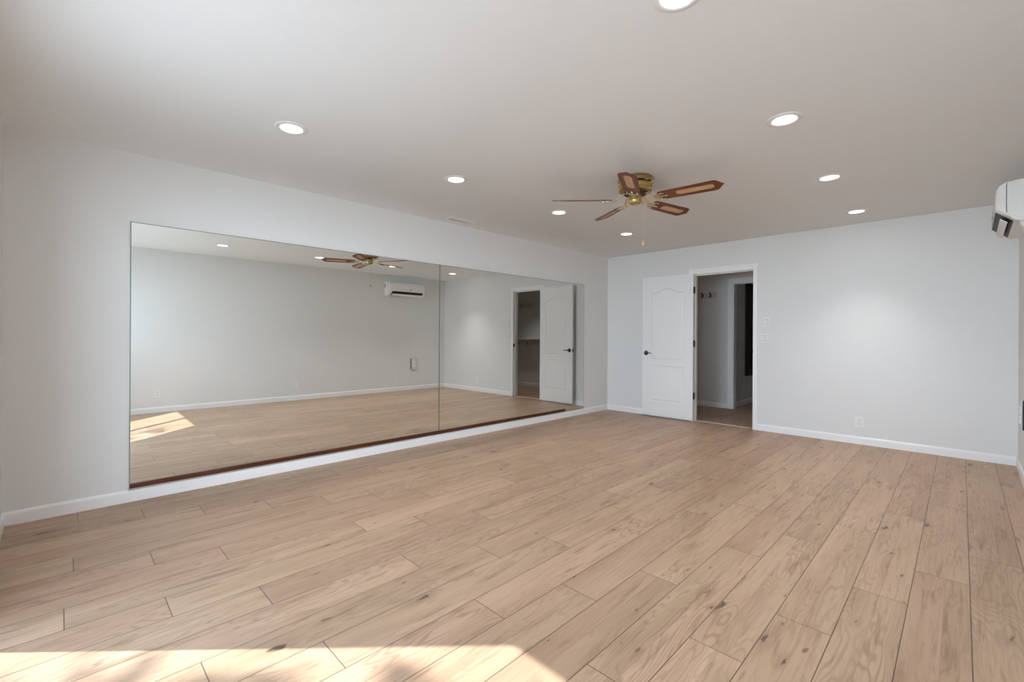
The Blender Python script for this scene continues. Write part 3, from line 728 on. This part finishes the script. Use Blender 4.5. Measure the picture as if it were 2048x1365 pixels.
bm = bmesh.new(); lathe(bm, [(0.013, 0), (0.013, 0.002), (0.009, 0.003)], n=20, mat=Matrix.Translation((-AD + 0.0005, 0.06, 0.128)) @ Matrix.Rotation(-PI / 2, 4, 'Y')); o = obj('sensor', bm, M_slot, ac, True); o['label'] = 'small grey receiver eye'
# drain pipe under the near end
bm = bmesh.new(); tube(bm, [(-0.055, -hl + 0.05, 0.004), (-0.055, -hl + 0.05, -0.020), (-0.052, -hl + 0.058, -0.029), (-0.045, -hl + 0.075, -0.030), (-0.035, -hl + 0.30, -0.030), (-0.020, -hl + 0.325, -0.030), (0.0, -hl + 0.33, -0.030)], 0.014, 14); obj('drain_pipe', bm, M_plastic, ac, True)

# ------------------------------------------------------------------ outlets and switches
def plate(bm, w, h, d=0.006): box(bm, -w / 2, w / 2, -d, 0, -h / 2, h / 2, 0.0022, 3)
def receptacle(parent, z, d=0.006):
    bm = bmesh.new(); P = []
    for i in range(24):
        a = 2 * PI * i / 24; P.append((0.0165 * math.cos(a), max(-0.0135, min(0.0135, 0.0175 * math.sin(a)))))
    prism(bm, P, 0.002, Matrix.Translation((0, -d + 0.0002, z)) @ Matrix.Rotation(PI / 2, 4, 'X'))
    r_ = obj('socket', bm, M_plastic, parent)
    bm = bmesh.new()
    for x in (-0.0062, 0.0062): box(bm, x - 0.0012, x + 0.0012, -d - 0.0026, -d - 0.0016, z + 0.000, z + 0.009)
    lathe(bm, [(0.0028, 0), (0.0028, 0.0012)], n=12, mat=Matrix.Translation((0, -d - 0.0014, z - 0.0070)) @ Matrix.Rotation(PI / 2, 4, 'X'))
    obj('slots', bm, M_slot, r_)
def make_outlet(name, label, loc, rz, w=0.079, h=0.127, group=None, box_d=0.0):
    t = thing(name, label, 'outlet', loc, rz, group)
    bm = bmesh.new(); plate(bm, w, h, 0.006 + box_d); obj('cover_plate', bm, M_plastic, t)
    for z in (0.0195, -0.0195): receptacle(t, z, 0.006 + box_d)
    return t
make_outlet('wall_outlet', 'white duplex outlet on the far wall right of the doorway', (-0.864, YF, 0.243), 0, group='duplex wall outlets')
RW = PI / 2   # local -y looks toward -x
for y, L_ in ((1.015, 'white duplex outlet above the sunlit floor, low on the right wall in the mirror'), (2.99, 'white duplex outlet at the middle of the right wall in the mirror'), (4.99, 'white duplex outlet below the air conditioner, low on the right wall')):
    make_outlet('wall_outlet', L_, (XR, y, 0.285), -PI / 2, group='duplex wall outlets')
t = thing('power_outlet', 'larger raised outlet plate higher up below the air conditioner in the mirror', 'outlet', (XR, 5.44, 0.565), -PI / 2)
bm = bmesh.new(); box(bm, -0.050, 0.066, -0.020, 0, -0.115, 0.115, 0.001); o = obj('mounting_box', bm, M_acdark, t); o['label'] = 'mounting box coloured near-black for the shade in its gap'  # near-black colour stands for shade in the gap behind the plate
bm = bmesh.new(); box(bm, -0.066, 0.060, -0.030, -0.018, -0.125, 0.125, 0.003, 3); obj('cover_plate', bm, mat('grey_plate', (0.66, 0.66, 0.65), 0.35), t)
for z in (0.037, -0.037):
    bm = bmesh.new(); box(bm, -0.032, 0.032, -0.034, -0.029, z - 0.030, z + 0.030, 0.006, 3); so_ = obj('socket', bm, mat('bright_socket', (0.95, 0.95, 0.94), 0.25), t)
    bm = bmesh.new()
    for x in (-0.010, 0.010): box(bm, x - 0.002, x + 0.002, -0.0346, -0.0338, z, z + 0.014)
    lathe(bm, [(0.004, 0), (0.004, 0.0008)], n=12, mat=Matrix.Translation((0, -0.0338, z - 0.012)) @ Matrix.Rotation(PI / 2, 4, 'X'))
    obj('slots', bm, M_slot, so_)
def make_switch(label, loc, rockers, w, h):
    t = thing('light_switch', label, 'light switch', loc)
    bm = bmesh.new(); plate(bm, w, h, 0.006); obj('cover_plate', bm, M_plastic, t)
    for x in rockers:
        bm = bmesh.new(); box(bm, x - 0.0175, x + 0.0175, -0.0066, -0.0055, -0.0345, 0.0345); obj('rocker_gap', bm, mat('gap_grey', (0.25, 0.25, 0.25), 0.6), t)
        bm = bmesh.new(); prism(bm, [(-0.0320, 0.0), (0.0320, 0.0), (0.0320, -0.0015), (0.0, -0.0055), (-0.0320, -0.0035)], 0.032, Matrix.Translation((x - 0.016, -0.0062, 0)) @ Matrix(((0, 0, 1, 0), (0, 1, 0, 0), (1, 0, 0, 0), (0, 0, 0, 1))))
        obj('rocker', bm, M_plastic, t)
make_switch('single white rocker switch, upper of the two beside the doorway', (-1.803, YF, 1.364), (0,), 0.072, 0.120)
make_switch('double white rocker switch, lower of the two beside the doorway', (-1.812, YF, 1.166), (-0.023, 0.023), 0.118, 0.120)

# ------------------------------------------------------------------ ceiling air register above the mirror
t = thing('ceiling_vent', 'white louvred air register in the ceiling above the mirrors', 'air vent', (-3.935, 3.085, H))
bm = bmesh.new()
for (x0, x1, y0, y1) in ((-0.075, -0.055, -0.150, 0.150), (0.055, 0.075, -0.150, 0.150), (-0.055, 0.055, -0.150, -0.130), (-0.055, 0.055, 0.130, 0.150), (-0.055, 0.055, -0.004, 0.004)): box(bm, x0, x1, y0, y1, -0.006, 0, 0.001)
obj('frame', bm, M_ceil, t)
bm = bmesh.new(); box(bm, -0.055, 0.055, -0.130, 0.130, -0.0012, -0.0002); obj('backing', bm, mat('register_shade', (0.3, 0.3, 0.3), 0.7), t)
for i in range(8):
    x = -0.048 + i * 0.0137; bm = bmesh.new(); box(bm, -0.006, 0.006, -0.129, 0.129, -0.0006, 0.0006, mat=Matrix.Translation((x, 0, -0.004)) @ Matrix.Rotation(0.5 if i < 4 else -0.5, 4, 'Y')); obj('louvre', bm, M_ceil, t)
